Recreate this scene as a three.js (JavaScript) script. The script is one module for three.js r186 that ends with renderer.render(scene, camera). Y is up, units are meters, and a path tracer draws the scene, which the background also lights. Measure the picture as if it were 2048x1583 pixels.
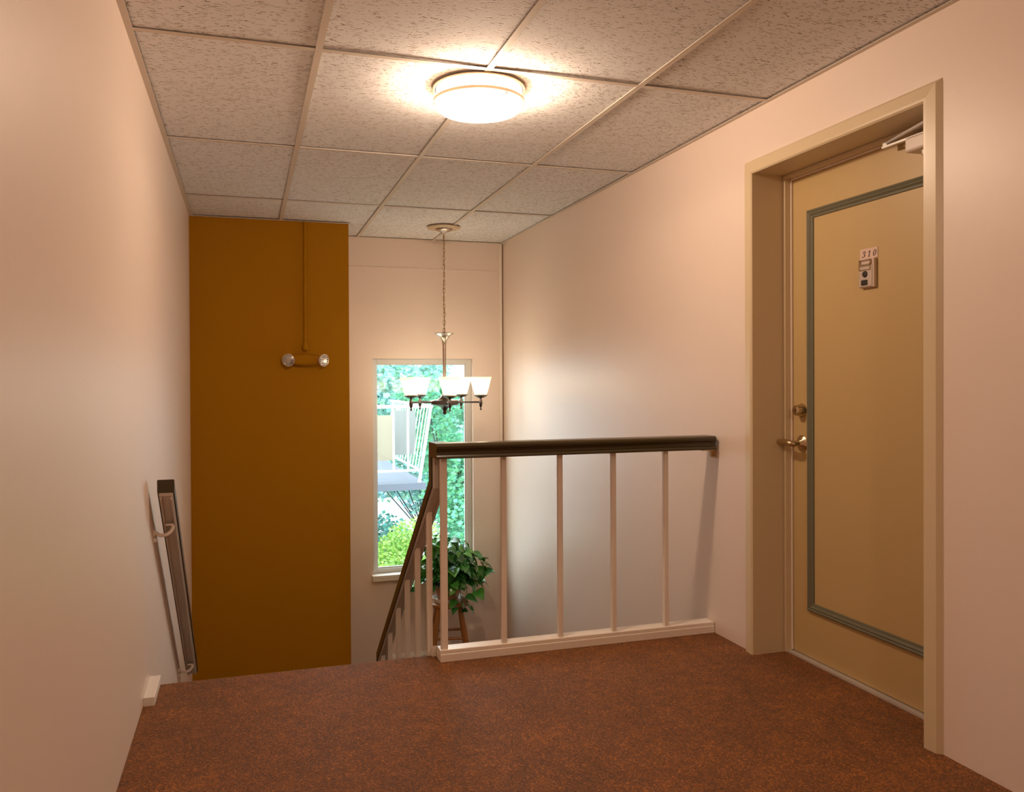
import * as THREE from 'three';
import { RoundedBoxGeometry } from 'three/addons/geometries/RoundedBoxGeometry.js';
import { mergeGeometries, toCreasedNormals } from 'three/addons/utils/BufferGeometryUtils.js';
import { RectAreaLightUniformsLib } from 'three/addons/lights/RectAreaLightUniformsLib.js';

// ------------------------------------------------------------------ camera, sky, exposure
// World: x to the right along the landing, y up from the carpet, depth d into the picture (z = -d).
const CAM_H = 1.1668, YAW = 0.3011, PITCH = -0.0074, ROLL = -0.0049;
const scene = new THREE.Scene();
const renderer = new THREE.WebGLRenderer();
renderer.toneMapping = THREE.LinearToneMapping;
renderer.toneMappingExposure = 1.0;
renderer.shadowMap.enabled = true;
RectAreaLightUniformsLib.init();

const camera = new THREE.PerspectiveCamera(2 * Math.atan(1583 / 2 / 1628.4) * 180 / Math.PI, 2048 / 1583, 0.05, 200);
camera.setViewOffset(2048, 1583, 28.5, 19.7, 2048, 1583);
{
  const cy = Math.cos(YAW), sy = Math.sin(YAW), cp = Math.cos(PITCH), sp = Math.sin(PITCH), cr = Math.cos(ROLL), sr = Math.sin(ROLL);
  const f = new THREE.Vector3(sy * cp, sp, -cy * cp), r = new THREE.Vector3(cy, 0, sy), u = new THREE.Vector3().crossVectors(r, f);
  const r2 = r.clone().multiplyScalar(cr).addScaledVector(u, sr), u2 = r.clone().multiplyScalar(-sr).addScaledVector(u, cr);
  camera.quaternion.setFromRotationMatrix(new THREE.Matrix4().makeBasis(r2, u2, f.clone().negate()));
  camera.position.set(0, CAM_H, 0);
}
scene.background = new THREE.Color().setRGB(0.80, 0.97, 1.0);     // bright overcast sky
scene.backgroundIntensity = 7.5;
scene.environmentIntensity = 7.5;

// ------------------------------------------------------------------ helpers
let seed = 20240611;
const rnd = () => { seed = (seed * 1664525 + 1013904223) >>> 0; return seed / 4294967296; };
const rr = (a, b) => a + (b - a) * rnd();
const taken = {};
const numbered = (n) => { const k = taken[n] = (taken[n] ?? -1) + 1; return k ? n + '_' + String(k).padStart(3, '0') : n; };
const rgb = (r, g, b) => new THREE.Color().setRGB(r, g, b);
function mat(c, roughness = 0.6, extra = {}) { return new THREE.MeshPhysicalMaterial({ color: rgb(...c), roughness, metalness: 0, side: THREE.DoubleSide, ...extra }); }
function mesh(name, geo, m, parent) {
  const g = Array.isArray(geo) ? mergeGeometries(geo.map((q) => (q.index ? q.toNonIndexed() : q))) : geo;
  const o = new THREE.Mesh(g, m); o.name = name; o.castShadow = o.receiveShadow = true;
  if (parent) parent.add(o);
  return o;
}
function thing(name, label, category, [x, y, d] = [0, 0, 0], group) {
  const o = new THREE.Group(); o.name = numbered(name); o.position.set(x, y, -d); o.userData = { label, category };
  if (group) o.userData.group = group;
  scene.add(o); return o;
}
function structure(name, label) { const o = new THREE.Group(); o.name = name; o.userData = { kind: 'structure', label, category: name.split('_')[0] }; scene.add(o); return o; }
// box from ranges in x, y and depth
function box(x0, x1, y0, y1, d0, d1, r = 0) {
  const w = Math.abs(x1 - x0), h = Math.abs(y1 - y0), l = Math.abs(d1 - d0);
  const g = r ? new RoundedBoxGeometry(w, h, l, 2, Math.min(r, w / 2.01, h / 2.01, l / 2.01)) : new THREE.BoxGeometry(w, h, l);
  return g.translate((x0 + x1) / 2, (y0 + y1) / 2, -(d0 + d1) / 2);
}
const V3 = (x, y, d) => new THREE.Vector3(x, y, -d);
function rod(a, b, r, r2 = r, n = 10) {
  const v = new THREE.Vector3().subVectors(b, a), g = new THREE.CylinderGeometry(r2, r, v.length(), n);
  g.applyQuaternion(new THREE.Quaternion().setFromUnitVectors(new THREE.Vector3(0, 1, 0), v.clone().normalize()));
  return g.translate(...a.clone().add(b).multiplyScalar(0.5).toArray());
}
function tube(pts, r, n = 8, seg = 24) { return new THREE.TubeGeometry(new THREE.CatmullRomCurve3(pts), seg, r, n, false); }
const lathe = (pts, n = 32) => toCreasedNormals(new THREE.LatheGeometry(pts.map(([r, y]) => new THREE.Vector2(r, y)), n), 0.6);
// polygon in (d, y), extruded along x from x0 to x1
function slab(poly, x0, x1, bevel = 0) {
  const s = new THREE.Shape(poly.map(([d, y]) => new THREE.Vector2(d, y)));
  const g = new THREE.ExtrudeGeometry(s, { depth: x1 - x0 - 2 * bevel, bevelEnabled: bevel > 0, bevelThickness: bevel, bevelSize: bevel, bevelOffset: -bevel, bevelSegments: 2 });
  // shape x -> depth (z = -d), shape y -> y, extrusion z -> x
  return g.applyMatrix4(new THREE.Matrix4().set(0, 0, 1, x0 + bevel, 0, 1, 0, 0, -1, 0, 0, 0, 0, 0, 0, 1));
}
// world-metre uv for flat surfaces
function metreUV(g, s = 1) {
  const p = g.attributes.position, n = g.attributes.normal, uv = new Float32Array(p.count * 2);
  for (let i = 0; i < p.count; i++) {
    const ax = Math.abs(n.getX(i)), ay = Math.abs(n.getY(i)), az = Math.abs(n.getZ(i));
    const [u, v] = ay >= ax && ay >= az ? [p.getX(i), p.getZ(i)] : ax >= az ? [p.getZ(i), p.getY(i)] : [p.getX(i), p.getY(i)];
    uv[2 * i] = u * s; uv[2 * i + 1] = v * s;
  }
  g.setAttribute('uv', new THREE.BufferAttribute(uv, 2)); return g;
}
function dataTex(n, fn, srgb) {
  const a = new Uint8Array(n * n * 4);
  for (let y = 0; y < n; y++) for (let x = 0; x < n; x++) { const c = fn(x, y), i = 4 * (y * n + x); a[i] = c[0]; a[i + 1] = c[1]; a[i + 2] = c[2]; a[i + 3] = 255; }
  const t = new THREE.DataTexture(a, n, n); t.wrapS = t.wrapT = THREE.RepeatWrapping; t.magFilter = THREE.LinearFilter; t.minFilter = THREE.LinearMipmapLinearFilter; t.generateMipmaps = true;
  if (srgb) t.colorSpace = THREE.SRGBColorSpace;
  t.needsUpdate = true; return t;
}
// tiling value noise on an n grid with cells of size c
function noiseGrid(n, c) {
  const m = Math.round(n / c), g = Array.from({ length: m * m }, rnd);
  return (x, y) => {
    const fx = x / c, fy = y / c, i = Math.floor(fx), j = Math.floor(fy), u = fx - i, v = fy - j, s = u * u * (3 - 2 * u), t = v * v * (3 - 2 * v);
    const G = (a, b) => g[((b % m) + m) % m * m + ((a % m) + m) % m];
    return (G(i, j) * (1 - s) + G(i + 1, j) * s) * (1 - t) + (G(i, j + 1) * (1 - s) + G(i + 1, j + 1) * s) * t;
  };
}

// ------------------------------------------------------------------ dimensions
const XL = -0.3581, XR = 2.0595, CEIL = 2.3049, D_FAR = 6.478, D_YEL = 5.95, X_YEL = 0.723, D_EDGE = 3.375, D_BACK = -2.6;
const RUN = 0.2575, RISE = 0.2085, LAND = -6 * RISE, D_LAND = D_EDGE + 5 * RUN, LOW = 2 * LAND;
const SLOPE = RISE / RUN, X_MID0 = 0.748, X_MID1 = 0.80;

// ------------------------------------------------------------------ materials
const wallBump = dataTex(256, (() => { const a = noiseGrid(256, 4), b = noiseGrid(256, 16); return (x, y) => { const v = 255 * (0.5 * a(x, y) + 0.5 * b(x, y)); return [v, v, v]; }; })());
const M = {};
M.wall = mat([0.80, 0.67, 0.58], 0.42, { bumpMap: wallBump, bumpScale: 0.0004 });
M.yellow = mat([0.385, 0.168, 0.0004], 0.7, { specularIntensity: 0.25, bumpMap: wallBump, bumpScale: 0.0004 });
M.cream = mat([0.86, 0.76, 0.66], 0.35);
M.frame = mat([0.66, 0.53, 0.34], 0.35);
M.door = mat([0.52, 0.365, 0.16], 0.42);
M.moulding = mat([0.15, 0.145, 0.095], 0.35);
M.white = mat([0.82, 0.76, 0.70], 0.35);
M.darkWood = mat([0.050, 0.035, 0.012], 0.28);
M.railBeige = mat([0.56, 0.48, 0.40], 0.45);
M.nickel = mat([0.50, 0.43, 0.36], 0.28, { metalness: 1 });
M.brass = mat([0.54, 0.42, 0.25], 0.25, { metalness: 1 });
M.pewter = mat([0.15, 0.13, 0.12], 0.3, { metalness: 1 });
M.chrome = mat([0.8, 0.78, 0.76], 0.12, { metalness: 1 });
M.black = mat([0.02, 0.012, 0.008], 0.4);
M.aluminium = mat([0.60, 0.56, 0.52], 0.45, { metalness: 0.4 });
M.grid = mat([0.72, 0.63, 0.53], 0.5);
M.plasterDeck = mat([0.4, 0.38, 0.36], 0.9);

// carpet: brown loop pile with lighter and darker flecks
{
  const n = 1024, a = noiseGrid(n, 2), b = noiseGrid(n, 4), c = noiseGrid(n, 32), e = noiseGrid(n, 128);
  const height = (x, y) => 0.55 * a(x, y) + 0.45 * b(x, y);
  M.carpet = mat([1, 1, 1], 0.72, {
    map: dataTex(n, (x, y) => {
      const h = height(x, y), k = (0.52 + 0.92 * h) * (0.92 + 0.16 * c(x, y)) * (0.94 + 0.12 * e(x, y)), fleck = h > 0.74 ? 1.22 : 1;
      return [Math.min(255, 120 * k * fleck), Math.min(255, 72 * k * fleck), Math.min(255, 26 * k * fleck)];
    }, true),
    bumpMap: dataTex(n, (x, y) => { const v = 255 * height(x, y); return [v, v, v]; }), bumpScale: 0.0022,
    sheen: 0.55, sheenRoughness: 0.4, sheenColor: rgb(0.6, 0.5, 0.48),
  });
}
const carpetGeo = (g) => metreUV(g, 0.9);

// fissured ceiling tile
function tileTexture() {
  const W = 768, H = 1536, cv = document.createElement('canvas'); cv.width = W; cv.height = H;
  const q = cv.getContext('2d'); q.fillStyle = 'rgb(241,238,236)'; q.fillRect(0, 0, W, H);
  for (let i = 0; i < 5200; i++) { const v = Math.floor(rr(215, 250)); q.fillStyle = `rgba(${v},${v - 8},${v - 18},0.35)`; q.fillRect(rr(0, W), rr(0, H), rr(1, 5), rr(1, 4)); }
  q.lineCap = 'round';
  for (let i = 0; i < 2600; i++) {
    const x = rr(0, W), y = rr(0, H), dot = rnd() < 0.3, l = dot ? rr(1, 4) : rr(7, 24), a = rr(-0.4, 0.4), s = Math.floor(rr(92, 165));
    q.strokeStyle = `rgb(${s},${s - 22},${s - 48})`; q.lineWidth = dot ? rr(2, 3.8) : rr(1.2, 2.8);
    q.beginPath(); q.moveTo(x, y); q.quadraticCurveTo(x + l / 2, y + Math.sin(a) * l / 2 + rr(-3, 3), x + l, y + Math.sin(a) * l); q.stroke();
  }
  const t = new THREE.CanvasTexture(cv); t.colorSpace = THREE.SRGBColorSpace; return t;
}
M.tiles = [0, 1].map(() => { const t = tileTexture(); return mat([0.96, 0.98, 1.0], 0.85, { specularIntensity: 0.3, map: t, bumpMap: t, bumpScale: 0.0014 }); });

// ------------------------------------------------------------------ walls, floors, stairs
{
  const s = structure('wall_left', 'plain cream wall carrying the short stair handrail');
  mesh('plaster', metreUV(box(XL - 0.2, XL, LOW - 0.2, 2.5, D_BACK - 0.2, D_YEL)), M.wall, s);
}
{
  const s = structure('wall_right', 'plain cream wall around the tan door');
  const x1 = XR + 0.36, t = [2.04, 2.978, 2.045];
  mesh('plaster', metreUV(mergeGeometries([
    box(XR, x1, 0, 2.5, D_BACK - 0.2, t[0]), box(XR, x1, 0, 2.5, t[1], D_FAR + 0.22), box(XR, x1, t[2], 2.5, t[0], t[1]),
    box(XR + 0.26, x1, 0, t[2], t[0], t[1]), box(XR, x1, LOW - 0.2, 0, D_BACK - 0.2, D_FAR + 0.22)])), M.wall, s);
}
const WIN = { x0: 0.972, x1: 1.797, y0: -0.378, y1: 1.343 };
{
  const s = structure('wall_far', 'cream end wall of the stairwell with the tall window');
  const d0 = D_FAR, d1 = D_FAR + 0.22;
  mesh('plaster', metreUV(mergeGeometries([
    box(X_YEL, WIN.x0, LOW - 0.2, 2.5, d0, d1), box(WIN.x1, XR, LOW - 0.2, 2.5, d0, d1), box(WIN.x0, WIN.x1, WIN.y1, 2.5, d0, d1), box(WIN.x0, WIN.x1, LOW - 0.2, WIN.y0, d0, d1)])), M.wall, s);
  mesh('plaster_seam', rod(V3(X_YEL, 2.07, d0), V3(XR - 0.05, 2.07, d0), 0.004, 0.004, 8), M.wall, s);
}
{
  const s = structure('wall_far_left', 'mustard yellow wall at the foot of the stairs');
  mesh('plaster', metreUV(box(XL - 0.2, X_YEL, LOW - 0.2, 2.299, D_YEL, D_FAR + 0.22)), M.yellow, s);
}
{
  const s = structure('wall_behind', 'plain cream wall closing the hallway');
  mesh('plaster', metreUV(box(XL, XR, 0, 2.5, D_BACK - 0.2, D_BACK)), M.wall, s);
}
{
  const s = structure('wall_below', 'cream wall under the upper landing');
  mesh('plaster', metreUV(box(XL, XR, LOW, -0.2, 2.0, 2.15)), M.wall, s);
  // spandrel between the two flights
  mesh('spandrel', slab([[D_EDGE, -0.2], [D_EDGE, LOW], [D_LAND, LOW], [D_LAND, LAND - 0.25]], X_MID0 + 0.004, X_MID1 - 0.004), M.wall, s);
}
{
  const s = structure('floor', 'brown fleck carpet of the upper landing');
  mesh('carpet', carpetGeo(mergeGeometries([box(XL, XR, -0.2, 0, D_BACK, D_EDGE), box(XR, 2.215, -0.1, 0, 2.06, 2.96)])), M.carpet, s);
  mesh('nosing', carpetGeo(rod(V3(XL + 0.002, -0.017, D_EDGE), V3(X_MID0, -0.017, D_EDGE), 0.0168, 0.0168, 16)), M.carpet, s);
}
{
  const s = structure('floor_stairs', 'carpeted stair flights and half landing');
  for (let i = 1; i < 6; i++) {   // upper flight, down and away
    mesh('step', carpetGeo(box(XL, X_MID0, -i * RISE - 0.3, -i * RISE, D_EDGE + (i - 1) * RUN - 0.02, D_EDGE + i * RUN, 0.012)), M.carpet, s);
  }
  mesh('half_landing', carpetGeo(mergeGeometries([box(XL, XR, LAND - 0.25, LAND, D_LAND, D_FAR)])), M.carpet, s);
  for (let i = 1; i < 6; i++) {   // lower flight, back under the landing
    mesh('step', carpetGeo(box(X_MID1, XR, LAND - i * RISE - 0.3, LAND - i * RISE, D_LAND - i * RUN, D_LAND - (i - 1) * RUN + 0.02, 0.012)), M.carpet, s);
  }
  mesh('lower_floor', carpetGeo(box(XL, XR, LOW - 0.2, LOW, 2.0, D_FAR)), M.carpet, s);
}
// ------------------------------------------------------------------ ceiling
{
  const s = structure('ceiling', 'suspended ceiling of fissured white tiles in a metal grid');
  mesh('deck', box(XL - 0.2, XR + 0.36, 2.42, 2.55, D_BACK - 0.2, D_FAR + 0.22), M.plasterDeck, s);
  const xs = [XL, 0.25, 0.8596, 1.4692, XR], ds = [D_BACK];
  for (let k = -4; k <= 2; k++) ds.push(2.8567 + 1.2192 * k);
  ds.push(D_FAR);
  const geos = {};
  for (let i = 0; i < 4; i++) for (let j = 0; j + 1 < ds.length; j++) {
    const w = xs[i + 1] - xs[i] - 0.008, l = ds[j + 1] - ds[j] - 0.008, key = w.toFixed(3) + l.toFixed(3);
    geos[key] ??= new THREE.BoxGeometry(w, 0.016, l);
    const o = mesh('ceiling_tile', geos[key], M.tiles[Math.floor(rnd() * 2)], s);
    o.position.set((xs[i] + xs[i + 1]) / 2, CEIL + 0.0105 + rr(-0.0008, 0.0018), -(ds[j] + ds[j + 1]) / 2); o.rotation.z = rr(-0.002, 0.002); o.rotation.y = rnd() < 0.5 ? Math.PI : 0;
  }
  const W = 0.012;
  for (let i = 1; i < 4; i++) mesh('main_bar', [box(xs[i] - W, xs[i] + W, CEIL - 0.004, CEIL - 0.002, D_BACK, D_FAR), box(xs[i] - 0.001, xs[i] + 0.001, CEIL - 0.003, CEIL + 0.03, D_BACK, D_FAR)], M.grid, s);
  for (let j = 1; j + 1 < ds.length; j++) for (let i = 0; i < 4; i++)
    mesh('cross_bar', box(xs[i] + (i ? W + 0.0004 : 0), xs[i + 1] - (i < 3 ? W + 0.0004 : 0), CEIL - 0.0036, CEIL - 0.0018, ds[j] - W, ds[j] + W), M.grid, s);
  const A = 0.022;
  mesh('wall_angle', box(XL, XL + A, CEIL - 0.0046, CEIL - 0.0024, D_BACK, D_YEL), M.grid, s);
  mesh('wall_angle', box(XR - A, XR, CEIL - 0.0046, CEIL - 0.0024, D_BACK, D_FAR), M.grid, s);
  mesh('wall_angle', box(XL, X_YEL + 0.012, CEIL - 0.0052, CEIL - 0.003, D_YEL - A, D_YEL), M.grid, s);
  mesh('wall_angle', box(X_YEL, XR, CEIL - 0.0052, CEIL - 0.003, D_FAR - A, D_FAR), M.grid, s);
  mesh('wall_angle', box(XL, XR, CEIL - 0.0052, CEIL - 0.003, D_BACK, D_BACK + A), M.grid, s);
}
// ------------------------------------------------------------------ corner trim strip and heater
{
  const s = structure('trim_1', 'thin cream cover strip running up the stairwell corner');
  mesh('cover_strip', box(2.026, 2.050, LAND, 2.298, D_FAR - 0.014, D_FAR, 0.003), M.cream, s);
  mesh('dark_gap_line', rod(V3(2.0545, LAND, D_FAR - 0.006), V3(2.0545, 2.298, D_FAR - 0.006), 0.0026, 0.0026, 8), mat([0.25, 0.10, 0.03], 0.5), s);  // thin brown rod standing in for the dark gap beside the strip
}
{
  const t = thing('baseboard_heater', 'long white metal baseboard heater under the stairwell window', 'heater', [1.0, LAND, D_FAR - 0.001]);
  const L = 0.72;
  mesh('cover', slab([[0, 0.0], [0, 0.226], [-0.05, 0.226], [-0.062, 0.214], [-0.062, 0.04], [-0.05, 0.03], [-0.05, 0.0]], 0, L), M.white, t);
  mesh('damper', box(0.01, L - 0.01, 0.165, 0.172, -0.068, -0.0622, 0.002), M.aluminium, t);
  mesh('end_cap', slab([[0, 0.0], [0, 0.229], [-0.052, 0.229], [-0.066, 0.216], [-0.066, 0]], L, L + 0.02), M.white, t);
}
// ------------------------------------------------------------------ window
{
  const s = structure('window_1', 'tall narrow window with grey frame at the stair landing');
  const fd0 = D_FAR + 0.045, fd1 = D_FAR + 0.10, fm = mat([0.62, 0.60, 0.57], 0.4);
  const { x0, x1, y0, y1 } = WIN;
  mesh('frame_stile', box(x0, x0 + 0.034, y0, y1, fd0, fd1, 0.004), fm, s);
  mesh('frame_stile', box(x1 - 0.045, x1, y0, y1, fd0, fd1, 0.004), fm, s);
  mesh('frame_head', box(x0 + 0.034, x1 - 0.045, y1 - 0.042, y1, fd0, fd1, 0.004), fm, s);
  mesh('frame_bottom', box(x0 + 0.034, x1 - 0.045, y0, y0 + 0.034, fd0, fd1, 0.004), fm, s);
  mesh('glazing_bead', [box(x0 + 0.034, x0 + 0.042, y0 + 0.034, y1 - 0.042, fd0 + 0.012, fd0 + 0.03), box(x1 - 0.058, x1 - 0.045, y0 + 0.034, y1 - 0.042, fd0 + 0.012, fd0 + 0.03),
    box(x0 + 0.042, x1 - 0.058, y1 - 0.05, y1 - 0.042, fd0 + 0.012, fd0 + 0.03), box(x0 + 0.042, x1 - 0.058, y0 + 0.034, y0 + 0.044, fd0 + 0.012, fd0 + 0.03)], fm, s);
  mesh('pane', box(x0 + 0.036, x1 - 0.047, y0 + 0.036, y1 - 0.044, fd0 + 0.031, fd0 + 0.035), new THREE.MeshPhysicalMaterial({ color: rgb(1, 1, 1), transmission: 1, thickness: 0, roughness: 0, ior: 1.5 }), s);
  mesh('sill', box(x0 - 0.018, x1 + 0.018, y0 - 0.048, y0, D_FAR - 0.05, D_FAR + 0.045, 0.006), M.white, s);
}
// ------------------------------------------------------------------ door frame and door (on the right wall)
const OP0 = 2.056, OP1 = 2.962, OPH = 2.03;      // clear opening
{
  const s = structure('trim_2', 'tan painted metal frame and casing around the door');
  const prof = (w, flip) => {           // casing section: (depth along wall, x out of wall)
    const f = flip ? -1 : 1, sh = new THREE.Shape();
    [[0, 0.16], [0, -0.014], [0.006, -0.019], [0.014, -0.019], [0.05, -0.016], [0.062, 0], [0.062, 0.004], [0.012, 0.004], [0.012, 0.16]].forEach(([a, b], i) => (i ? sh.lineTo(f * a, b) : sh.moveTo(f * a, b)));
    sh.closePath(); return sh;
  };
  const leg = (d, flip) => { const g = new THREE.ExtrudeGeometry(prof(0, flip), { depth: OPH, bevelEnabled: false }); g.applyMatrix4(new THREE.Matrix4().set(0, 1, 0, XR, 0, 0, 1, 0, -1, 0, 0, -d, 0, 0, 0, 1)); const ps = g.attributes.position, tmp = new THREE.Vector3(), tm2 = new THREE.Vector3(); for (let i = 0; i < ps.count; i += 3) { tmp.fromBufferAttribute(ps, i + 1); tm2.fromBufferAttribute(ps, i + 2); ps.setXYZ(i + 1, tm2.x, tm2.y, tm2.z); ps.setXYZ(i + 2, tmp.x, tmp.y, tmp.z); } g.computeVertexNormals(); return g; };
  mesh('casing_leg', leg(OP1, false), M.frame, s);
  mesh('casing_leg', leg(OP0, true), M.frame, s);
  // head with mitred corners: taper each end by the section's width
  const hg = new THREE.ExtrudeGeometry(prof(0, false), { depth: OP1 - OP0, bevelEnabled: false });
  const p = hg.attributes.position;
  for (let i = 0; i < p.count; i++) { const a = p.getX(i), z = p.getZ(i); p.setXYZ(i, XR + p.getY(i), OPH + a, -(z < 0.01 ? OP0 - a : OP1 + a)); }
  hg.computeVertexNormals(); mesh('casing_head', hg, M.frame, s);
  const corner = (d, sgn) => box(XR - 0.0155, XR, OPH, OPH + 0.05, d, d + sgn * 0.05);
  mesh('mitre_corner', [mitre(OP1, 1)], M.frame, s); mesh('mitre_corner', [mitre(OP0, -1)], M.frame, s);
  function mitre(d, sgn) {              // fills the leg up to the mitre line
    const sec = [[0, -0.014], [0.006, -0.019], [0.014, -0.019], [0.05, -0.016], [0.062, 0]], pos = [];
    for (let i = 0; i + 1 < sec.length; i++) {
      const [a, b] = sec[i], [a2, b2] = sec[i + 1], P = (q, h, x) => [XR + x, OPH + h, -(d + sgn * q)];
      const v = [P(a, 0, b), P(a2, 0, b2), P(a2, a2, b2), P(a, 0, b), P(a2, a2, b2), P(a, a, b)];
      (sgn > 0 ? v : [v[0], v[2], v[1], v[3], v[5], v[4]]).forEach((q) => pos.push(...q));
    }
    const g = new THREE.BufferGeometry(); g.setAttribute('position', new THREE.Float32BufferAttribute(pos, 3)); g.computeVertexNormals();
    g.setAttribute('uv', new THREE.Float32BufferAttribute(new Float32Array(pos.length / 3 * 2), 2)); return g;
  }
  // door stops and pale weather seal
  const S = 0.016, sx0 = 2.196, sx1 = 2.2315;
  mesh('door_stop', box(sx0, sx1, 0, OPH - S, OP1 - S, OP1, 0.003), M.frame, s);
  mesh('door_stop', box(sx0, sx1, 0, OPH - S, OP0, OP0 + S, 0.003), M.frame, s);
  mesh('door_stop', box(sx0, sx1, OPH - S, OPH, OP0, OP1, 0.003), M.frame, s);
  const seal = mat([0.85, 0.72, 0.62], 0.5);
  mesh('weather_seal', [box(2.2225, 2.2315, 0.012, OPH - S, OP1 - S - 0.006, OP1 - S, 0.002), box(2.2225, 2.2315, 0.012, OPH - S, OP0 + S, OP0 + S + 0.006, 0.002), box(2.2225, 2.2315, OPH - S - 0.006, OPH - S, OP0 + S, OP1 - S, 0.002)], seal, s);
  const th = structure('trim_3', 'worn pale metal threshold strip under the door');
  mesh('threshold_strip', slab([[OP0, 0]].length ? [[OP0 + 0.001, 0], [OP0 + 0.001, 0.008], [OP1 - 0.001, 0.008], [OP1 - 0.001, 0]] : [], 2.206, 2.29), M.aluminium, th);
}
{
  const s = structure('door_1', 'tan door with a dark green moulding frame and number 310');
  const X = 2.2325, d0 = OP0 + 0.004, d1 = OP1 - 0.004;
  mesh('door_leaf', box(X, X + 0.044, 0.010, OPH - 0.004, d0, d1, 0.002), M.door, s);
  // applied moulding: mitred rectangular frame with a rounded section
  const y0 = 0.203, y1 = 1.863, e0 = 2.172, e1 = 2.844, sec = [[0, 0], [0.003, 0.010], [0.010, 0.015], [0.016, 0.011], [0.021, 0.013], [0.028, 0.007], [0.036, 0.006], [0.038, 0]];
  const ring = sec.map(([w]) => [[e1 - w, y0 + w], [e1 - w, y1 - w], [e0 + w, y1 - w], [e0 + w, y0 + w]]);
  for (let k = 0; k < 4; k++) {
    const pos = [];
    for (let i = 0; i + 1 < sec.length; i++) {
      const a = ring[i][k], b = ring[i][(k + 1) % 4], c = ring[i + 1][(k + 1) % 4], e = ring[i + 1][k], P = (q, h) => [X - h, q[1], -q[0]];
      [P(a, sec[i][1]), P(b, sec[i][1]), P(c, sec[i + 1][1]), P(a, sec[i][1]), P(c, sec[i + 1][1]), P(e, sec[i + 1][1])].forEach((q) => pos.push(...q));
    }
    const g = new THREE.BufferGeometry(); g.setAttribute('position', new THREE.Float32BufferAttribute(pos, 3)); g.computeVertexNormals();
    g.setAttribute('uv', new THREE.Float32BufferAttribute(new Float32Array(pos.length / 3 * 2), 2));
    mesh('moulding', g, M.moulding, s).userData.label = 'dark green moulding strip';
  }
  // deadbolt: turned from the wall outwards (axis along -x)
  const out = (g, y, d) => g.rotateZ(Math.PI / 2).translate(X, y, -d);
  const db = mesh('deadbolt', out(lathe([[0, 0.036], [0.017, 0.036], [0.0205, 0.034], [0.0215, 0.030], [0.0265, 0.008], [0.0290, 0.003], [0.0290, 0]], 28), 1.034, 2.882), M.brass, s);
  db.userData.label = 'satin brass deadbolt cylinder';
  mesh('keyway', box(X - 0.0372, X - 0.036, 1.027, 1.041, 2.880, 2.884), M.black, db);
  const lv = mesh('lever_handle', [
    out(lathe([[0, 0.022], [0.012, 0.022], [0.016, 0.018], [0.028, 0.008], [0.034, 0.004], [0.034, 0]], 28), 0.896, 2.882),
    rod(V3(X - 0.01, 0.896, 2.882), V3(X - 0.055, 0.896, 2.882), 0.0125, 0.0125, 16),
    tube([V3(X - 0.044, 0.893, 2.872), V3(X - 0.056, 0.896, 2.884), V3(X - 0.060, 0.899, 2.905), V3(X - 0.058, 0.900, 2.94), V3(X - 0.055, 0.897, 2.97), V3(X - 0.046, 0.894, 2.978)], 0.0128, 14, 30)], M.brass, s);
  lv.userData.label = 'satin brass lever door handle';
  // number plate with 310
  const cv = document.createElement('canvas'); cv.width = 256; cv.height = 112;
  const q = cv.getContext('2d'); q.fillStyle = 'rgb(214,186,170)'; q.fillRect(0, 0, 256, 112); q.fillStyle = 'rgb(48,24,12)'; q.font = 'italic bold 92px serif'; q.textAlign = 'center'; q.textBaseline = 'middle';
  ['3', '1', '0'].forEach((t, i) => q.fillText(t, 50 + 78 * i, 60));
  const tx = new THREE.CanvasTexture(cv); tx.colorSpace = THREE.SRGBColorSpace;
  const plate = mesh('number_plate', box(X - 0.0016, X, 1.614, 1.653, 2.453, 2.543), mat([0.66, 0.50, 0.40], 0.4), s);
  const pl = new THREE.PlaneGeometry(0.0896, 0.0386); pl.rotateY(-Math.PI / 2); pl.translate(X - 0.0021, 1.6335, -2.498);
  mesh('lettering', pl, mat([1, 1, 1], 0.4, { map: tx }), plate).userData.label = 'number 310 in dark italic figures';
  // knocker and viewer below the number
  const bx = X - 0.015, vw = mesh('door_viewer', [slab([[0, 0]].length ? [[2.458, 1.505], [2.458, 1.612], [2.531, 1.612], [2.531, 1.505]] : [], bx, X, 0.003)], mat([0.62, 0.50, 0.42], 0.3), s);
  vw.userData.label = 'pale metal door knocker and viewer';
  const face = new THREE.Shape();   // curved raised front
  mesh('front_plate', box(bx - 0.004, bx, 1.508, 1.588, 2.466, 2.531, 0.002), mat([0.70, 0.60, 0.53], 0.25, { metalness: 0.5 }), vw);
  for (const [a, b] of [[1.590, 1.607], [1.570, 1.586]]) mesh('name_slot', [box(bx - 0.007, bx - 0.004, a, a + 0.002, 2.470, 2.528), box(bx - 0.007, bx - 0.004, b, b + 0.002, 2.470, 2.528), box(bx - 0.007, bx - 0.002, a, b + 0.002, 2.470, 2.473), box(bx - 0.007, bx - 0.002, a, b + 0.002, 2.525, 2.528)], M.brass, vw);
  mesh('peephole', lathe([[0, 0.0065], [0.006, 0.0055], [0.0105, 0.004], [0.0125, 0.0]], 20).rotateZ(Math.PI / 2).translate(bx - 0.004, 1.555, -2.498), M.black, vw);
  mesh('push_button', box(bx - 0.008, bx - 0.003, 1.514, 1.534, 2.486, 2.516, 0.003), M.black, vw);
  // door closer near the hinge side
  const cl = mesh('door_closer', box(2.168, X, 1.938, 1.990, 2.07, 2.262, 0.010), mat([0.72, 0.62, 0.54], 0.35), s);
  cl.userData.label = 'pale metal door closer';
  mesh('closer_knob', rod(V3(2.2, 1.938, 2.20), V3(2.2, 1.922, 2.20), 0.014, 0.012, 16), M.aluminium, cl);
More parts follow.
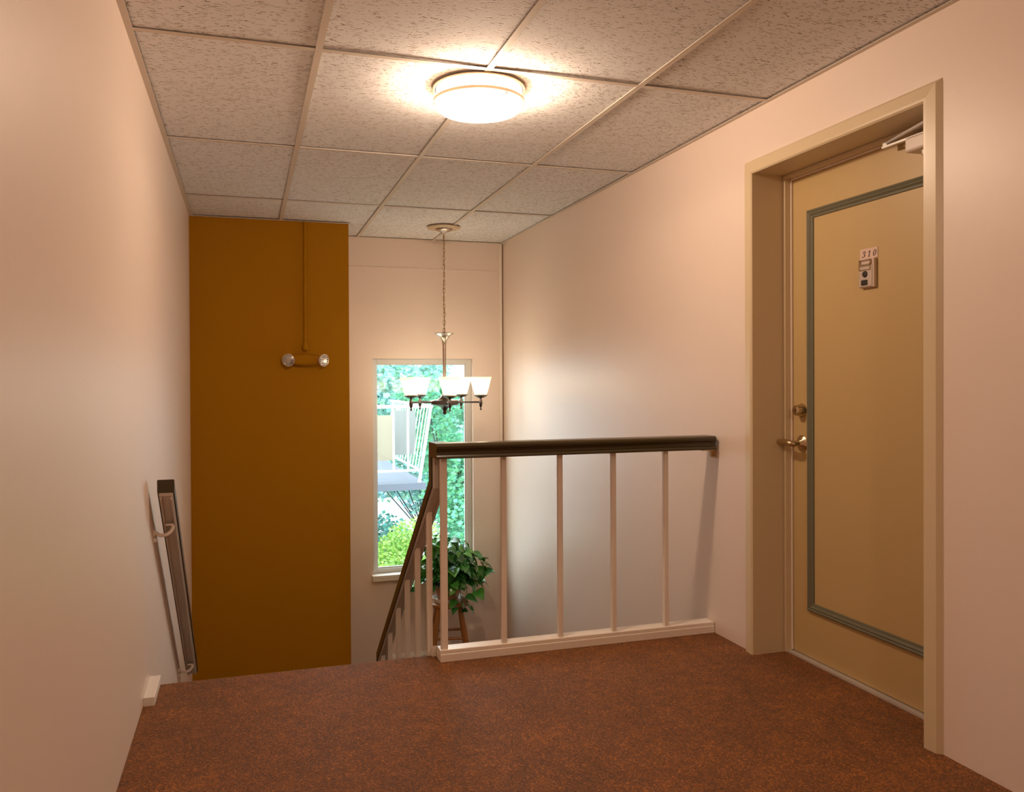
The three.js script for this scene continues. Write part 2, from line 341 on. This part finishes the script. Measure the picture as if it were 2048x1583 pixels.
  mesh('closer_arm', [rod(V3(2.190, 2.004, 2.368), V3(2.128, 2.006, 2.12), 0.006, 0.006, 10), box(2.183, 2.197, 1.986, 2.008, 2.356, 2.378, 0.002)], M.aluminium, cl);
  mesh('closer_link', slab([[2.378, 1.986], [2.378, 1.993], [2.17, 1.994], [2.17, 1.987]], 2.180, 2.196), M.aluminium, cl);
}
// ------------------------------------------------------------------ ceiling lamp
function ceilingLamp(x, d, label, power) {
  const t = thing('ceiling_lamp', label, 'ceiling lamp', [x, CEIL - 0.0045, d]);
  const metal = mat([0.90, 0.66, 0.46], 0.5, { metalness: 0.2 });
  mesh('base_pan', lathe([[0, -0.001], [0.172, -0.001], [0.172, -0.008], [0.10, -0.008], [0, -0.008]], 64), M.white, t);
  mesh('upper_ring', lathe([[0.168, -0.001], [0.178, -0.001], [0.180, -0.003], [0.180, -0.006], [0.177, -0.008], [0.168, -0.008], [0.168, -0.001]], 96), metal, t);
  const glow = new THREE.MeshStandardMaterial({ color: rgb(0.9, 0.85, 0.78), emissive: rgb(1, 0.78, 0.57), emissiveIntensity: 5, roughness: 0.5, side: THREE.DoubleSide });
  mesh('lamp_diffuser', lathe([[0.166, -0.010], [0.166, -0.070], [0.163, -0.079], [0.153, -0.086], [0.12, -0.091], [0.06, -0.094], [0, -0.095]], 96), glow, t);
  const lr = mesh('lower_ring', lathe([[0.171, -0.048], [0.178, -0.048], [0.178, -0.059], [0.171, -0.059], [0.171, -0.048]], 96), metal, t);
  for (const a of [0.35, 0.35 + 2.094, 0.35 + 4.189]) {
    const X = Math.sin(a) * 0.1735, Z = Math.cos(a) * 0.1735;
    mesh('ring_post', [rod(new THREE.Vector3(X, -0.064, Z), new THREE.Vector3(X, -0.017, Z), 0.0016, 0.0016, 8), new THREE.SphereGeometry(0.004, 12, 8).translate(X, -0.064, Z)], metal, lr);
  }
  const L = new THREE.PointLight(rgb(1, 0.73, 0.53), power); L.name = 'lamp_light'; L.position.set(0, -0.058, 0); L.castShadow = true; L.shadow.radius = 2.4; t.add(L);
  return t;
}
ceilingLamp(0.878, 3.055, 'round drum ceiling lamp with two thin copper rings, lit', 3.5);
ceilingLamp(0.878, -0.602, 'round drum ceiling lamp with two thin copper rings further back in the hallway, lit', 3.2);

// ------------------------------------------------------------------ guard rail, stair rail, wall handrail
// one railing: guard across the landing turning down along the flight
{
  const t = thing('stair_railing', 'dark topped landing railing with thin cream balusters turning down the stairs', 'railing', [0, 0, 0]);
  const F = 3.235, B = 3.322, T = 0.908, Lw = 0.846;     // top rail front, back, top, bottom
  const prof = [[B, T - 0.004], [B - 0.004, T], [F + 0.014, T], [F + 0.004, T - 0.004], [F, T - 0.011], [F + 0.001, T - 0.020], [F + 0.009, T - 0.028], [F + 0.012, T - 0.036], [F + 0.009, T - 0.044], [F + 0.001, T - 0.052], [F, T - 0.058], [F + 0.003, Lw], [B, Lw]];
  mesh('top_rail', slab(prof, 0.744, 2.044), M.darkWood, t).userData.label = 'dark brown moulded top rail';
  mesh('return_rail', slab([[B - 0.002, Lw], [B - 0.002, T - 0.001], [3.388, T - 0.001], [3.390, T - 0.004], [3.390, Lw]], 0.744, 0.808), M.darkWood, t);
  // stair rail: cap (dark) and painted backing board, both bent from plumb to the pitch of the stairs
  const bent = (off0, off1, x0, x1, end) => {
    const c = Math.sqrt(1 + SLOPE * SLOPE), o = (off, top, e) => {
      const kd = 3.390 - off, ky = 0.743 - (off * (c - 1)) / SLOPE * 1.0 - 0.0;
      // kink lies on the plumb line at 3.390 - off and on the pitch line shifted by off along its normal
      const y = 0.743 - SLOPE * (kd - 3.390) - off * c;
      return [[kd, top], [kd, y], [e, 0.743 - SLOPE * (e - 3.390) - off * c]];
    };
    const a = o(off0, Lw + 0.004, end), b = o(off1, Lw + 0.004, end);
    return slab([...a, ...b.reverse()], x0, x1, 0.003);
  };
  mesh('stair_rail', bent(0, 0.046, 0.743, 0.808, 4.885), M.darkWood, t).userData.label = 'dark brown sloping stair rail';
  const bk = mesh('backing_board', bent(0.044, 0.056, 0.750, 0.802, 4.87), M.railBeige, t); bk.userData.label = 'beige painted board under the rail';
  mesh('board_ridge', bent(0.055, 0.060, 0.753, 0.760, 4.865), M.railBeige, bk); mesh('board_ridge', bent(0.055, 0.060, 0.790, 0.797, 4.865), M.railBeige, bk);
  // landing balusters; the first one, at the corner, is heavier
  const xs = [0.786, 1.047, 1.304, 1.558, 1.817];
  xs.forEach((x, i) => { const w = i ? 0.0105 : 0.0135; mesh(i ? 'baluster' : 'corner_post', box(x - w, x + w, 0.049, Lw + 0.002, 3.287, 3.287 + 2 * w, 0.002), M.cream, t); });
  // base curb in two layers
  const cb = mesh('base_curb', box(0.764, XR - 0.002, 0, 0.034, 3.275, 3.345, 0.003), M.cream, t);
  mesh('curb_cap', box(0.764, XR - 0.002, 0.034, 0.050, 3.279, 3.345, 0.003), M.cream, cb);
  // closed stringer and stair balusters
  const st = (d, h) => -SLOPE * (d - D_EDGE) + h;
  mesh('stringer', slab([[D_EDGE - 0.012, 0.045], [D_EDGE - 0.012, -0.22], [D_LAND + 0.02, LAND - 0.24], [D_LAND + 0.16, LAND - 0.0], [D_LAND + 0.16, st(D_LAND + 0.16, 0.045)]], X_MID0, X_MID1, 0.002), M.cream, t);
  for (let k = 0; k < 6; k++) {
    const d = 3.50 + RUN * k, w = 0.0115, x = 0.768;
    const yt = 0.743 - SLOPE * (d - 3.390) - 0.057 * Math.sqrt(1 + SLOPE * SLOPE) - SLOPE * w + 0.004;
    const g = slab([[d - w, st(d, 0.02)], [d + w, st(d, 0.0)], [d + w, yt], [d - w, yt + 2 * SLOPE * w]], x - w, x + w);
    mesh('baluster', g, M.cream, t);
  }
  const wb = mesh('wall_bracket', [box(1.992, 2.052, 0.840, 0.8455, 3.262, 3.292, 0.001), box(2.052, XR, 0.806, 0.858, 3.262, 3.292, 0.001), box(2.036, 2.052, 0.812, 0.842, 3.274, 3.279)], M.brass, t);
  wb.userData.label = 'small brass wall bracket';
}
{
  const t = thing('wall_handrail', 'short dark handrail with beige underside on brackets along the left wall', 'handrail', [0, 0, 0]);
  const x0 = -0.328, x1 = -0.265, ds = 3.40, de = 4.90, c = Math.sqrt(1 + SLOPE * SLOPE), y = (d, o) => 0.787 - SLOPE * (d - ds) - o * c;
  const strip = (a, b, s, e) => [[s, y(s, a)], [e, y(e, a)], [e, y(e, b)], [s, y(s, b)]];
  mesh('rail_cap', slab(strip(0, 0.038, ds, de), x0, x1, 0.004), M.darkWood, t).userData.label = 'dark brown rail cap';
  const bk = mesh('backing_board', slab(strip(0.036, 0.047, ds + 0.004, de - 0.01), x0 + 0.006, x1 - 0.006, 0.002), M.railBeige, t);
  mesh('board_ridge', slab(strip(0.046, 0.056, ds + 0.01, de - 0.015), x0 + 0.009, x0 + 0.016, 0.001), M.railBeige, bk); mesh('board_ridge', slab(strip(0.046, 0.056, ds + 0.01, de - 0.015), x1 - 0.016, x1 - 0.009, 0.001), M.railBeige, bk);
  for (const d of [3.57, 4.76]) {
    const yb = y(d, 0.050), xm = (x0 + x1) / 2;
    const b = mesh('bracket', [tube([V3(XL + 0.004, yb - 0.030, d), V3(XL + 0.022, yb - 0.042, d), V3(xm - 0.010, yb - 0.040, d), V3(xm + 0.008, yb - 0.022, d), V3(xm + 0.012, yb + 0.006, d)], 0.0075, 10, 24),
      rod(V3(XL, yb - 0.034, d), V3(XL + 0.007, yb - 0.034, d), 0.017, 0.014, 20), rod(V3(XL, yb - 0.062, d), V3(XL + 0.012, yb - 0.062, d), 0.012, 0.009, 12), box(xm - 0.014, xm + 0.014, yb, yb + 0.006, d - 0.03, d + 0.03)], M.cream, t);
    b.userData.label = 'cream painted curved wall bracket';
  }
}
{
  const s = structure('baseboard_left', 'short white block of base trim at the stair edge');
  mesh('base_block', slab([[3.166, 0], [3.166, 0.030], [3.385, 0.034], [3.398, 0.02], [3.398, 0]], XL, XL + 0.040, 0.002), M.white, s);
}
// ------------------------------------------------------------------ emergency light and conduit
{
  const t = thing('emergency_light', 'twin head emergency light painted mustard on the yellow wall', 'emergency light', [0.413, 1.315, D_YEL]);
  const body = new THREE.SphereGeometry(1, 32, 20); const p = body.attributes.position;
  for (let i = 0; i < p.count; i++) { const f = (v, e) => Math.sign(v) * Math.abs(v) ** e; p.setXYZ(i, f(p.getX(i), 0.6) * 0.108, f(p.getY(i), 0.55) * 0.042, Math.max(0, f(p.getZ(i), 0.6) * 0.062)); }
  body.computeVertexNormals(); mesh('housing', body, M.yellow, t).userData.label = 'mustard painted housing';
  const lensMat = mat([0.52, 0.49, 0.46], 0.22, { metalness: 0.75 }), glassy = mat([0.72, 0.62, 0.54], 0.15, { metalness: 0.5 });
  for (const s of [-1, 1]) {
    const h = new THREE.Group(); h.name = 'lamp_head'; t.add(h); h.position.set(s * 0.116, 0.0, 0.052); h.rotation.set(0.10, s < 0 ? -0.30 : 0.62, 0, 'YXZ');
    mesh('reflector_cup', lathe([[0, -0.04], [0.014, -0.038], [0.03, -0.02], [0.043, 0.006], [0.044, 0.016], [0.040, 0.017], [0.039, 0.008], [0.026, -0.014], [0, -0.02]], 36).rotateX(Math.PI / 2), glassy, h);
    const lens = mesh('lens', [lathe([[0, 0.020], [0.012, 0.019], [0.030, 0.015], [0.040, 0.010]], 36).rotateX(Math.PI / 2), ...[-2, -1, 0, 1, 2].map((k) => box(-Math.sqrt(0.038 ** 2 - (k * 0.014) ** 2), Math.sqrt(0.038 ** 2 - (k * 0.014) ** 2), k * 0.014 - 0.002, k * 0.014 + 0.002, -0.019 + Math.abs(k) * 0.0022, -0.013, 0.001))], lensMat, h);
  }
  const c = thing('conduit', 'thin mustard painted pipe rising from the emergency light to the ceiling', 'pipe', [0.411, 1.386, D_YEL]);
  mesh('pipe', rod(new THREE.Vector3(0, 0.05, 0.013), new THREE.Vector3(0.004, CEIL - 0.006 - 1.386, 0.013), 0.0095, 0.0095, 14), M.yellow, c);
  mesh('connector', lathe([[0.0095, 0.062], [0.012, 0.05], [0.019, 0.026], [0.020, 0.008], [0.016, 0.0], [0, 0]], 24).translate(0, 0, 0.018), M.yellow, c);
}
// ------------------------------------------------------------------ chandelier
{
  const t = thing('chandelier', 'five armed pewter chandelier with flared frosted glass shades hanging on a chain', 'chandelier', [1.413, CEIL - 0.006, 5.88]);
  const y = (Y) => Y - (CEIL - 0.006);
  mesh('ceiling_medallion', lathe([[0, 0], [0.118, 0], [0.124, -0.004], [0.121, -0.009], [0.104, -0.013], [0.094, -0.016], [0.078, -0.013], [0, -0.013]], 64), mat([0.66, 0.52, 0.34], 0.5), t).userData.label = 'beige round ceiling medallion';
  mesh('canopy', lathe([[0.064, -0.013], [0.062, -0.018], [0.045, -0.030], [0.016, -0.040], [0.010, -0.046], [0, -0.048]], 48), M.nickel, t);
  // chain
  const linkG = new THREE.TorusGeometry(0.0085, 0.0022, 8, 20), lp = linkG.attributes.position;
  for (let i = 0; i < lp.count; i++) lp.setY(i, lp.getY(i) + Math.sign(lp.getY(i)) * 0.0095 * Math.min(1, Math.abs(lp.getY(i)) / 0.004));
  linkG.computeVertexNormals();
  const n = 24, yTop = y(2.245), yEnd = y(1.535), pitch = (yTop - yEnd) / n;
  const ch = new THREE.Group(); ch.name = 'chain'; t.add(ch);
  for (let i = 0; i <= n; i++) { const l = mesh('chain_link', linkG, M.brass, ch); l.position.set(Math.sin(i * 0.7) * 0.0015, yTop - i * pitch, 0); l.rotation.y = (i % 2 ? Math.PI / 2 : 0) + rr(-0.5, 0.5); }
  mesh('cord', tube([new THREE.Vector3(0, y(2.26), 0), new THREE.Vector3(0.003, y(2.05), 0.002), new THREE.Vector3(-0.003, y(1.8), 0), new THREE.Vector3(0.002, y(1.6), 0.002), new THREE.Vector3(0, y(1.515), 0)], 0.0022, 6, 40), mat([0.28, 0.14, 0.06], 0.6), ch);
  mesh('bell_cap', lathe([[0, y(1.528)], [0.010, y(1.524)], [0.016, y(1.518)], [0.071, y(1.516)], [0.073, y(1.512)], [0.066, y(1.508)], [0.040, y(1.492)], [0.024, y(1.470)], [0.016, y(1.446)], [0.0135, y(1.436)]], 48), M.nickel, t);
  mesh('stem', lathe([[0.013, y(1.438)], [0.013, y(1.08)]], 20), M.nickel, t);
  mesh('hub', lathe([[0.013, y(1.085)], [0.016, y(1.07)], [0.028, y(1.045)], [0.055, y(1.026)], [0.098, y(1.020)], [0.105, y(1.012)], [0.105, y(0.992)], [0.098, y(0.986)], [0.050, y(0.978)], [0.030, y(0.966)], [0.018, y(0.952)], [0.013, y(0.940)], [0.016, y(0.932)], [0.014, y(0.922)], [0.006, y(0.914)], [0, y(0.912)]], 48), M.pewter, t);
  const bulbM = new THREE.MeshStandardMaterial({ color: rgb(1, 0.95, 0.8), emissive: rgb(1, 0.90, 0.66), emissiveIntensity: 6, side: THREE.DoubleSide });
  const shadeM = new THREE.MeshPhysicalMaterial({ color: rgb(0.92, 0.86, 0.72), roughness: 0.6, transmission: 0.55, thickness: 0, emissive: rgb(1, 0.88, 0.64), emissiveIntensity: 0.12, side: THREE.DoubleSide });
  for (let k = 0; k < 5; k++) {
    const a = (8 + 72 * k) * Math.PI / 180 - 0.236, R = 0.27;       // angle from the viewer's side towards the right
    const g = new THREE.Group(); g.name = 'arm_assembly'; t.add(g); g.position.set(R * Math.sin(a), 0, R * Math.cos(a)); g.rotation.y = a;
    mesh('arm', [rod(new THREE.Vector3(0, y(1.006), -R + 0.09), new THREE.Vector3(0, y(1.006), -0.008), 0.0065, 0.0065, 12), lathe([[0, y(0.945)], [0.006, y(0.948)], [0.008, y(0.956)], [0.005, y(0.966)], [0.011, y(0.978)], [0.014, y(1.0)], [0.011, y(1.018)], [0.008, y(1.03)], [0.011, y(1.036)], [0.022, y(1.038)], [0.044, y(1.049)], [0.052, y(1.057)], [0.049, y(1.059)], [0, y(1.057)]], 32), rod(new THREE.Vector3(0, y(1.052), 0), new THREE.Vector3(0, y(1.07), 0), 0.026, 0.026, 24)], M.pewter, g);
    const sh = lathe([[0.022, y(1.062)], [0.044, y(1.062)], [0.047, y(1.066)], [0.0815, y(1.191)], [0.0795, y(1.191)], [0.0445, y(1.068)], [0.022, y(1.066)]], 48);
    mesh('lamp_shade', sh, shadeM, g).userData.label = 'flared frosted glass shade';
    mesh('bulb', lathe([[0, y(1.165)], [0.012, y(1.163)], [0.025, y(1.15)], [0.029, y(1.132)], [0.024, y(1.112)], [0.014, y(1.092)], [0.013, y(1.07)]], 24), bulbM, g);
    const L = new THREE.PointLight(rgb(1, 0.88, 0.74), 0.065); L.name = 'bulb_light'; L.position.set(0, y(1.135), 0); L.castShadow = true; L.shadow.radius = 1.2; g.add(L);
  }
}
// ------------------------------------------------------------------ stool, pot and plant
{
  const S = [1.50, LAND, 6.13], H = 0.715;
  const wood = mat([0.33, 0.13, 0.03], 0.32), t = thing('wooden_stool', 'brown wooden bar stool with turned legs under the window', 'stool', S);
  mesh('seat', lathe([[0, H], [0.13, H - 0.002], [0.148, H - 0.008], [0.152, H - 0.018], [0.147, H - 0.030], [0, H - 0.032]], 48), wood, t);
  const foot = (a) => new THREE.Vector3(Math.sin(a) * 0.262, 0, Math.cos(a) * 0.262), head = (a) => new THREE.Vector3(Math.sin(a) * 0.115, H - 0.03, Math.cos(a) * 0.115);
  const at = (a, f) => foot(a).lerp(head(a), f), A = [0.6, 0.6 + Math.PI / 2, 0.6 + Math.PI, 0.6 + 1.5 * Math.PI];
  for (const a of A) mesh('leg', [rod(foot(a), at(a, 0.35), 0.017, 0.021, 14), rod(at(a, 0.35), at(a, 0.75), 0.021, 0.0215, 14), rod(at(a, 0.75), head(a), 0.0215, 0.016, 14)], wood, t);
  A.forEach((a, i) => { const b = A[(i + 1) % 4]; for (const f of i % 2 ? [0.33, 0.66] : [0.42, 0.74]) mesh('rung', rod(at(a, f), at(b, f), 0.010, 0.010, 10), wood, t); });

  const p = thing('plant_saucer', 'white plastic plant saucer on the wooden stool', 'saucer', [S[0] - 0.01, S[1] + H + 0.0005, S[2]]);
  mesh('dish', lathe([[0, 0.004], [0.10, 0.004], [0.116, 0.03], [0.120, 0.03], [0.106, 0], [0, 0]], 40), mat([0.78, 0.76, 0.74], 0.4), p);
  const f = thing('potted_ivy', 'bushy trailing green houseplant in a terracotta pot on the stool', 'plant', [S[0] - 0.01, S[1] + H + 0.005, S[2]]);
  mesh('pot', lathe([[0, 0], [0.078, 0], [0.096, 0.085], [0.106, 0.087], [0.108, 0.115], [0.099, 0.115], [0.095, 0.09], [0.0, 0.088]], 40), mat([0.42, 0.19, 0.10], 0.7), f);
  mesh('soil', lathe([[0, 0.106], [0.08, 0.103], [0.098, 0.098]], 24), mat([0.03, 0.018, 0.01], 1), f);
  // heart-shaped leaves, slightly folded and curled
  const leafGeo = (w, l, fold, curl) => {
    const prof = [[0, 0], [0.34, -0.07], [0.50, 0.10], [0.48, 0.30], [0.36, 0.55], [0.18, 0.80], [0, 1]], pos = [], tri = [];
    prof.forEach(([x, s]) => { for (const k of [-1, 0, 1]) { const u = Math.max(0, s), X = k * x * w; pos.push(X, Math.abs(X) * fold - curl * u * u * l, s * l); } });
    for (let i = 0; i + 1 < prof.length; i++) for (const c of [0, 1]) { const a = 3 * i + c; tri.push(a, a + 1, a + 4, a, a + 4, a + 3); }
    const g = new THREE.BufferGeometry(); g.setAttribute('position', new THREE.Float32BufferAttribute(pos, 3)); g.setIndex(tri); g.computeVertexNormals(); return g;
  };
  const geos = [leafGeo(1, 1.12, 0.18, 0.25), leafGeo(0.95, 1.2, 0.10, 0.45), leafGeo(1.05, 1.05, 0.25, 0.12)];
  const greens = [[0.07, 0.31, 0.045], [0.045, 0.22, 0.045], [0.12, 0.42, 0.05], [0.03, 0.15, 0.03]], leafMs = greens.map((c) => mat(c, 0.25, { transmission: 0.2, thickness: 0, clearcoat: 0.6, clearcoatRoughness: 0.2 }));
  const stemM = mat([0.10, 0.20, 0.03], 0.5);
  const addLeaf = (pos, dir, s) => {
    const o = mesh('leaf', geos[Math.floor(rnd() * 3)], leafMs[Math.floor(rnd() * 4)], f); o.position.copy(pos); o.scale.setScalar(s);
    const z = dir.clone().normalize(), up = new THREE.Vector3(rr(-0.5, 0.5), 1, rr(-0.3, 0.6)).normalize(), x = new THREE.Vector3().crossVectors(up, z).normalize(), yv = new THREE.Vector3().crossVectors(z, x);
    o.quaternion.setFromRotationMatrix(new THREE.Matrix4().makeBasis(x, yv, z));
  };
  // vines: arch up out of the pot, then spill; more to the right
  for (let v = 0; v < 42; v++) {
    const a = v / 42 * Math.PI * 2 + rr(-0.15, 0.15), right = 0.5 + 0.5 * Math.cos(a), rise = rr(0.10, 0.50) * (1 - 0.45 * right), reach = rr(0.07, 0.18) + 0.06 * right, drop = rr(0.10, 0.34) * (0.45 + 0.65 * right);
    const cx = Math.cos(a), cz = Math.sin(a) * 0.8, P = [new THREE.Vector3(cx * 0.04, 0.10, cz * 0.04), new THREE.Vector3(cx * reach * 0.5, 0.10 + rise * 0.7, cz * reach * 0.5), new THREE.Vector3(cx * reach * 0.9, 0.10 + rise, cz * reach * 0.9)];
    if (v % 3) P.push(new THREE.Vector3(cx * (reach + 0.05), 0.10 + rise - drop * 0.5, cz * (reach + 0.05)), new THREE.Vector3(cx * (reach + 0.07), 0.10 + rise - drop, cz * (reach + 0.06)));
    const curve = new THREE.CatmullRomCurve3(P); mesh('vine', new THREE.TubeGeometry(curve, 14, 0.0025, 5), stemM, f);
    const m = 7;
    for (let i = 1; i <= m; i++) {
      const u = 0.25 + 0.75 * i / m, q = curve.getPoint(u), side = rr(0, Math.PI * 2), dir = new THREE.Vector3(cx * 0.8 + Math.cos(side) * 0.8, rr(-0.9, 0.35), cz * 0.8 + Math.sin(side) * 0.8);
      addLeaf(q, dir, rr(0.05, 0.098));
    }
  }
  // small inner leaves, too crowded to tell apart
  const inner = new THREE.InstancedMesh(geos[0], mat([1, 1, 1], 0.25, { transmission: 0.2, thickness: 0, clearcoat: 0.6, clearcoatRoughness: 0.2 }), 260); inner.name = 'inner_foliage'; inner.userData.kind = 'stuff'; inner.castShadow = inner.receiveShadow = true;
  const q = new THREE.Object3D();
  for (let i = 0; i < 260; i++) {
    const a = rr(0, 6.283), e = Math.acos(rr(-0.55, 1)), k = rr(0.5, 1); q.position.set(0.02 + Math.sin(e) * Math.cos(a) * 0.19 * k, 0.27 + Math.cos(e) * 0.24 * k, Math.sin(e) * Math.sin(a) * 0.17 * k);
    q.rotation.set(rr(0, 1.2), -a + Math.PI / 2 + rr(-0.7, 0.7), rr(-0.5, 0.5), 'YXZ'); q.scale.setScalar(rr(0.04, 0.075)); q.updateMatrix(); inner.setMatrixAt(i, q.matrix); inner.setColorAt(i, rgb(...greens[Math.floor(rnd() * 4)]));
  }
  f.add(inner);
}
// ------------------------------------------------------------------ outside the window
{
  const s = structure('ground_outside', 'pale paved ground outside the window');
  s.userData.category = 'ground';
  mesh('paving', box(-20, 30, -5.4, -5.2, D_FAR + 1.5, 60), mat([0.17, 0.17, 0.18], 0.9), s);
}
{
  const white = mat([0.42, 0.42, 0.42], 0.5), t = thing('exterior_landing', 'grey concrete outdoor walkway slab with white metal railing beyond the window', 'walkway', [0, 0, 0]);
  mesh('concrete_slab', box(-1.5, 2.02, -0.11, -0.03, 9.35, 12.2), mat([0.085, 0.095, 0.125], 0.9), t);
  mesh('support_column', box(0.4, 0.7, -5.2, -0.11, 10.4, 10.7), mat([0.40, 0.40, 0.44], 0.9), t);
  const r = new THREE.Group(); r.name = 'front_railing'; t.add(r);
  mesh('top_rail', box(-1.2, 2.11, 0.845, 0.885, 9.36, 9.41, 0.008), white, r);
  mesh('bottom_rail', box(-1.2, 1.955, 0.105, 0.130, 9.385, 9.405), white, r);
  for (const x of [0.95, 1.2, 1.42, 1.645, 1.815]) mesh('post', box(x - 0.011, x + 0.011, 0.105, 0.86, 9.382, 9.404), white, r);
  mesh('corner_post', rod(V3(1.945, -0.03, 9.39), V3(2.09, 0.87, 9.39), 0.019, 0.019, 10), white, r);
  const q = new THREE.Group(); q.name = 'side_railing'; t.add(q);
  mesh('top_rail', rod(V3(2.09, 0.865, 9.39), V3(2.09, 0.865, 12.1), 0.02, 0.02, 10), white, q);
  mesh('bottom_rail', rod(V3(1.965, 0.11, 9.39), V3(1.965, 0.11, 12.1), 0.014, 0.014, 10), white, q);
  for (let k = 1; k < 16; k++) mesh('side_bar', rod(V3(1.965, 0.11, 9.39 + 0.17 * k), V3(2.088, 0.86, 9.39 + 0.17 * k), 0.0075, 0.0075, 8), white, q);
  const pa = mesh('privacy_panel', slab([[9.95, 0.25], [9.95, 0.80], [9.97, 0.80], [9.97, 0.25]], 1.72, 2.02), mat([0.17, 0.18, 0.175], 0.7), t); pa.userData.label = 'pale grey panel behind the railing';
  const pb = mesh('privacy_panel', box(1.1, 1.70, 0.21, 0.75, 9.7, 9.72), mat([0.24, 0.21, 0.155], 0.7), t); pb.userData.label = 'cream panel behind the railing';
}
{
  const lg = (() => { const g = new THREE.BufferGeometry(); g.setAttribute('position', new THREE.Float32BufferAttribute([0, 0, 0, 0.42, 0.12, 0.45, 0, 0, 1, -0.42, 0.12, 0.45], 3)); g.setIndex([0, 1, 2, 0, 2, 3]); g.computeVertexNormals(); return g; })();
  const lm = new THREE.MeshPhysicalMaterial({ color: rgb(1, 1, 1), roughness: 0.7, transmission: 0.35, thickness: 0, side: THREE.DoubleSide });
  const bark = mat([0.03, 0.04, 0.04], 0.9);
  function tree(name, label, base, h, blobs, count, size, tint, spread) {
    const t = thing(name, label, name === 'shrub' ? 'shrub' : 'tree', base, 'greenery outside the window');
    const top = new THREE.Vector3(rr(-0.2, 0.2), h, rr(-0.2, 0.2));
    mesh('trunk', tube([new THREE.Vector3(0, 0, 0), new THREE.Vector3(0.08, h * 0.4, 0.05), top], name === 'shrub' ? 0.03 : 0.05, 8, 16), bark, t);
    const br = [];
    for (const [x, y, z] of blobs) br.push(tube([new THREE.Vector3(0.05, h * 0.45, 0.03), new THREE.Vector3(x * 0.5, (y + h * 0.45) / 2, z * 0.5), new THREE.Vector3(x, y, z)], name === 'shrub' ? 0.012 : 0.015, 6, 12));
    mesh('branches', br, bark, t);
    const im = new THREE.InstancedMesh(lg, lm, count); im.name = 'foliage'; im.userData.kind = 'stuff'; im.castShadow = im.receiveShadow = true;
    const o = new THREE.Object3D(), c = new THREE.Color();
    for (let i = 0; i < count; i++) {
      const b = blobs[i % blobs.length]; let x, y, z; do { x = rr(-1, 1); y = rr(-1, 1); z = rr(-1, 1); } while (x * x + y * y + z * z > 1);
      const k = b[3] * spread; o.position.set(b[0] + x * k, b[1] + y * k * 0.8, b[2] + z * k); o.rotation.set(rr(-1.2, 1.2), rr(0, 6.28), rr(-0.8, 0.8)); o.scale.setScalar(size * rr(0.6, 1.4)); o.updateMatrix(); im.setMatrixAt(i, o.matrix);
      const v = rr(0.6, 1.35); im.setColorAt(i, c.setRGB(tint[0] * v * rr(0.8, 1.2), tint[1] * v, tint[2] * v * rr(0.7, 1.3)));
    }
    t.add(im); return t;
  }
  const ring = (n, R, y0, y1, r0, r1) => Array.from({ length: n }, (_, i) => { const a = i * 2.4, q = R * Math.sqrt((i + 0.5) / n); return [Math.cos(a) * q, rr(y0, y1), Math.sin(a) * q, rr(r0, r1)]; });
  tree('leafy_tree', 'dense blue green tree filling the top of the window', [4.0, -5.2, 19.0], 6.0, ring(16, 2.6, 3.8, 7.1, 0.8, 1.2), 40000, 0.11, [0.25, 0.50, 0.43], 1);
  tree('leafy_tree', 'green tree beside the white outdoor railing', [3.62, -5.2, 13.7], 5.0, ring(12, 0.85, 3.2, 6.3, 0.4, 0.6), 13000, 0.085, [0.12, 0.40, 0.23], 1);
  tree('leafy_tree', 'thin branched tree with loose leaves below the walkway', [1.95, -5.2, 11.2], 4.4, ring(10, 0.75, 3.5, 4.6, 0.3, 0.42), 4600, 0.06, [0.05, 0.22, 0.18], 1);
  tree('shrub', 'bright yellow green bush low in the window', [1.38, -5.2, 8.4], 4.2, ring(9, 0.32, 3.9, 4.7, 0.25, 0.36), 15000, 0.032, [0.27, 0.47, 0.09], 1);
}

renderer.render(scene, camera);
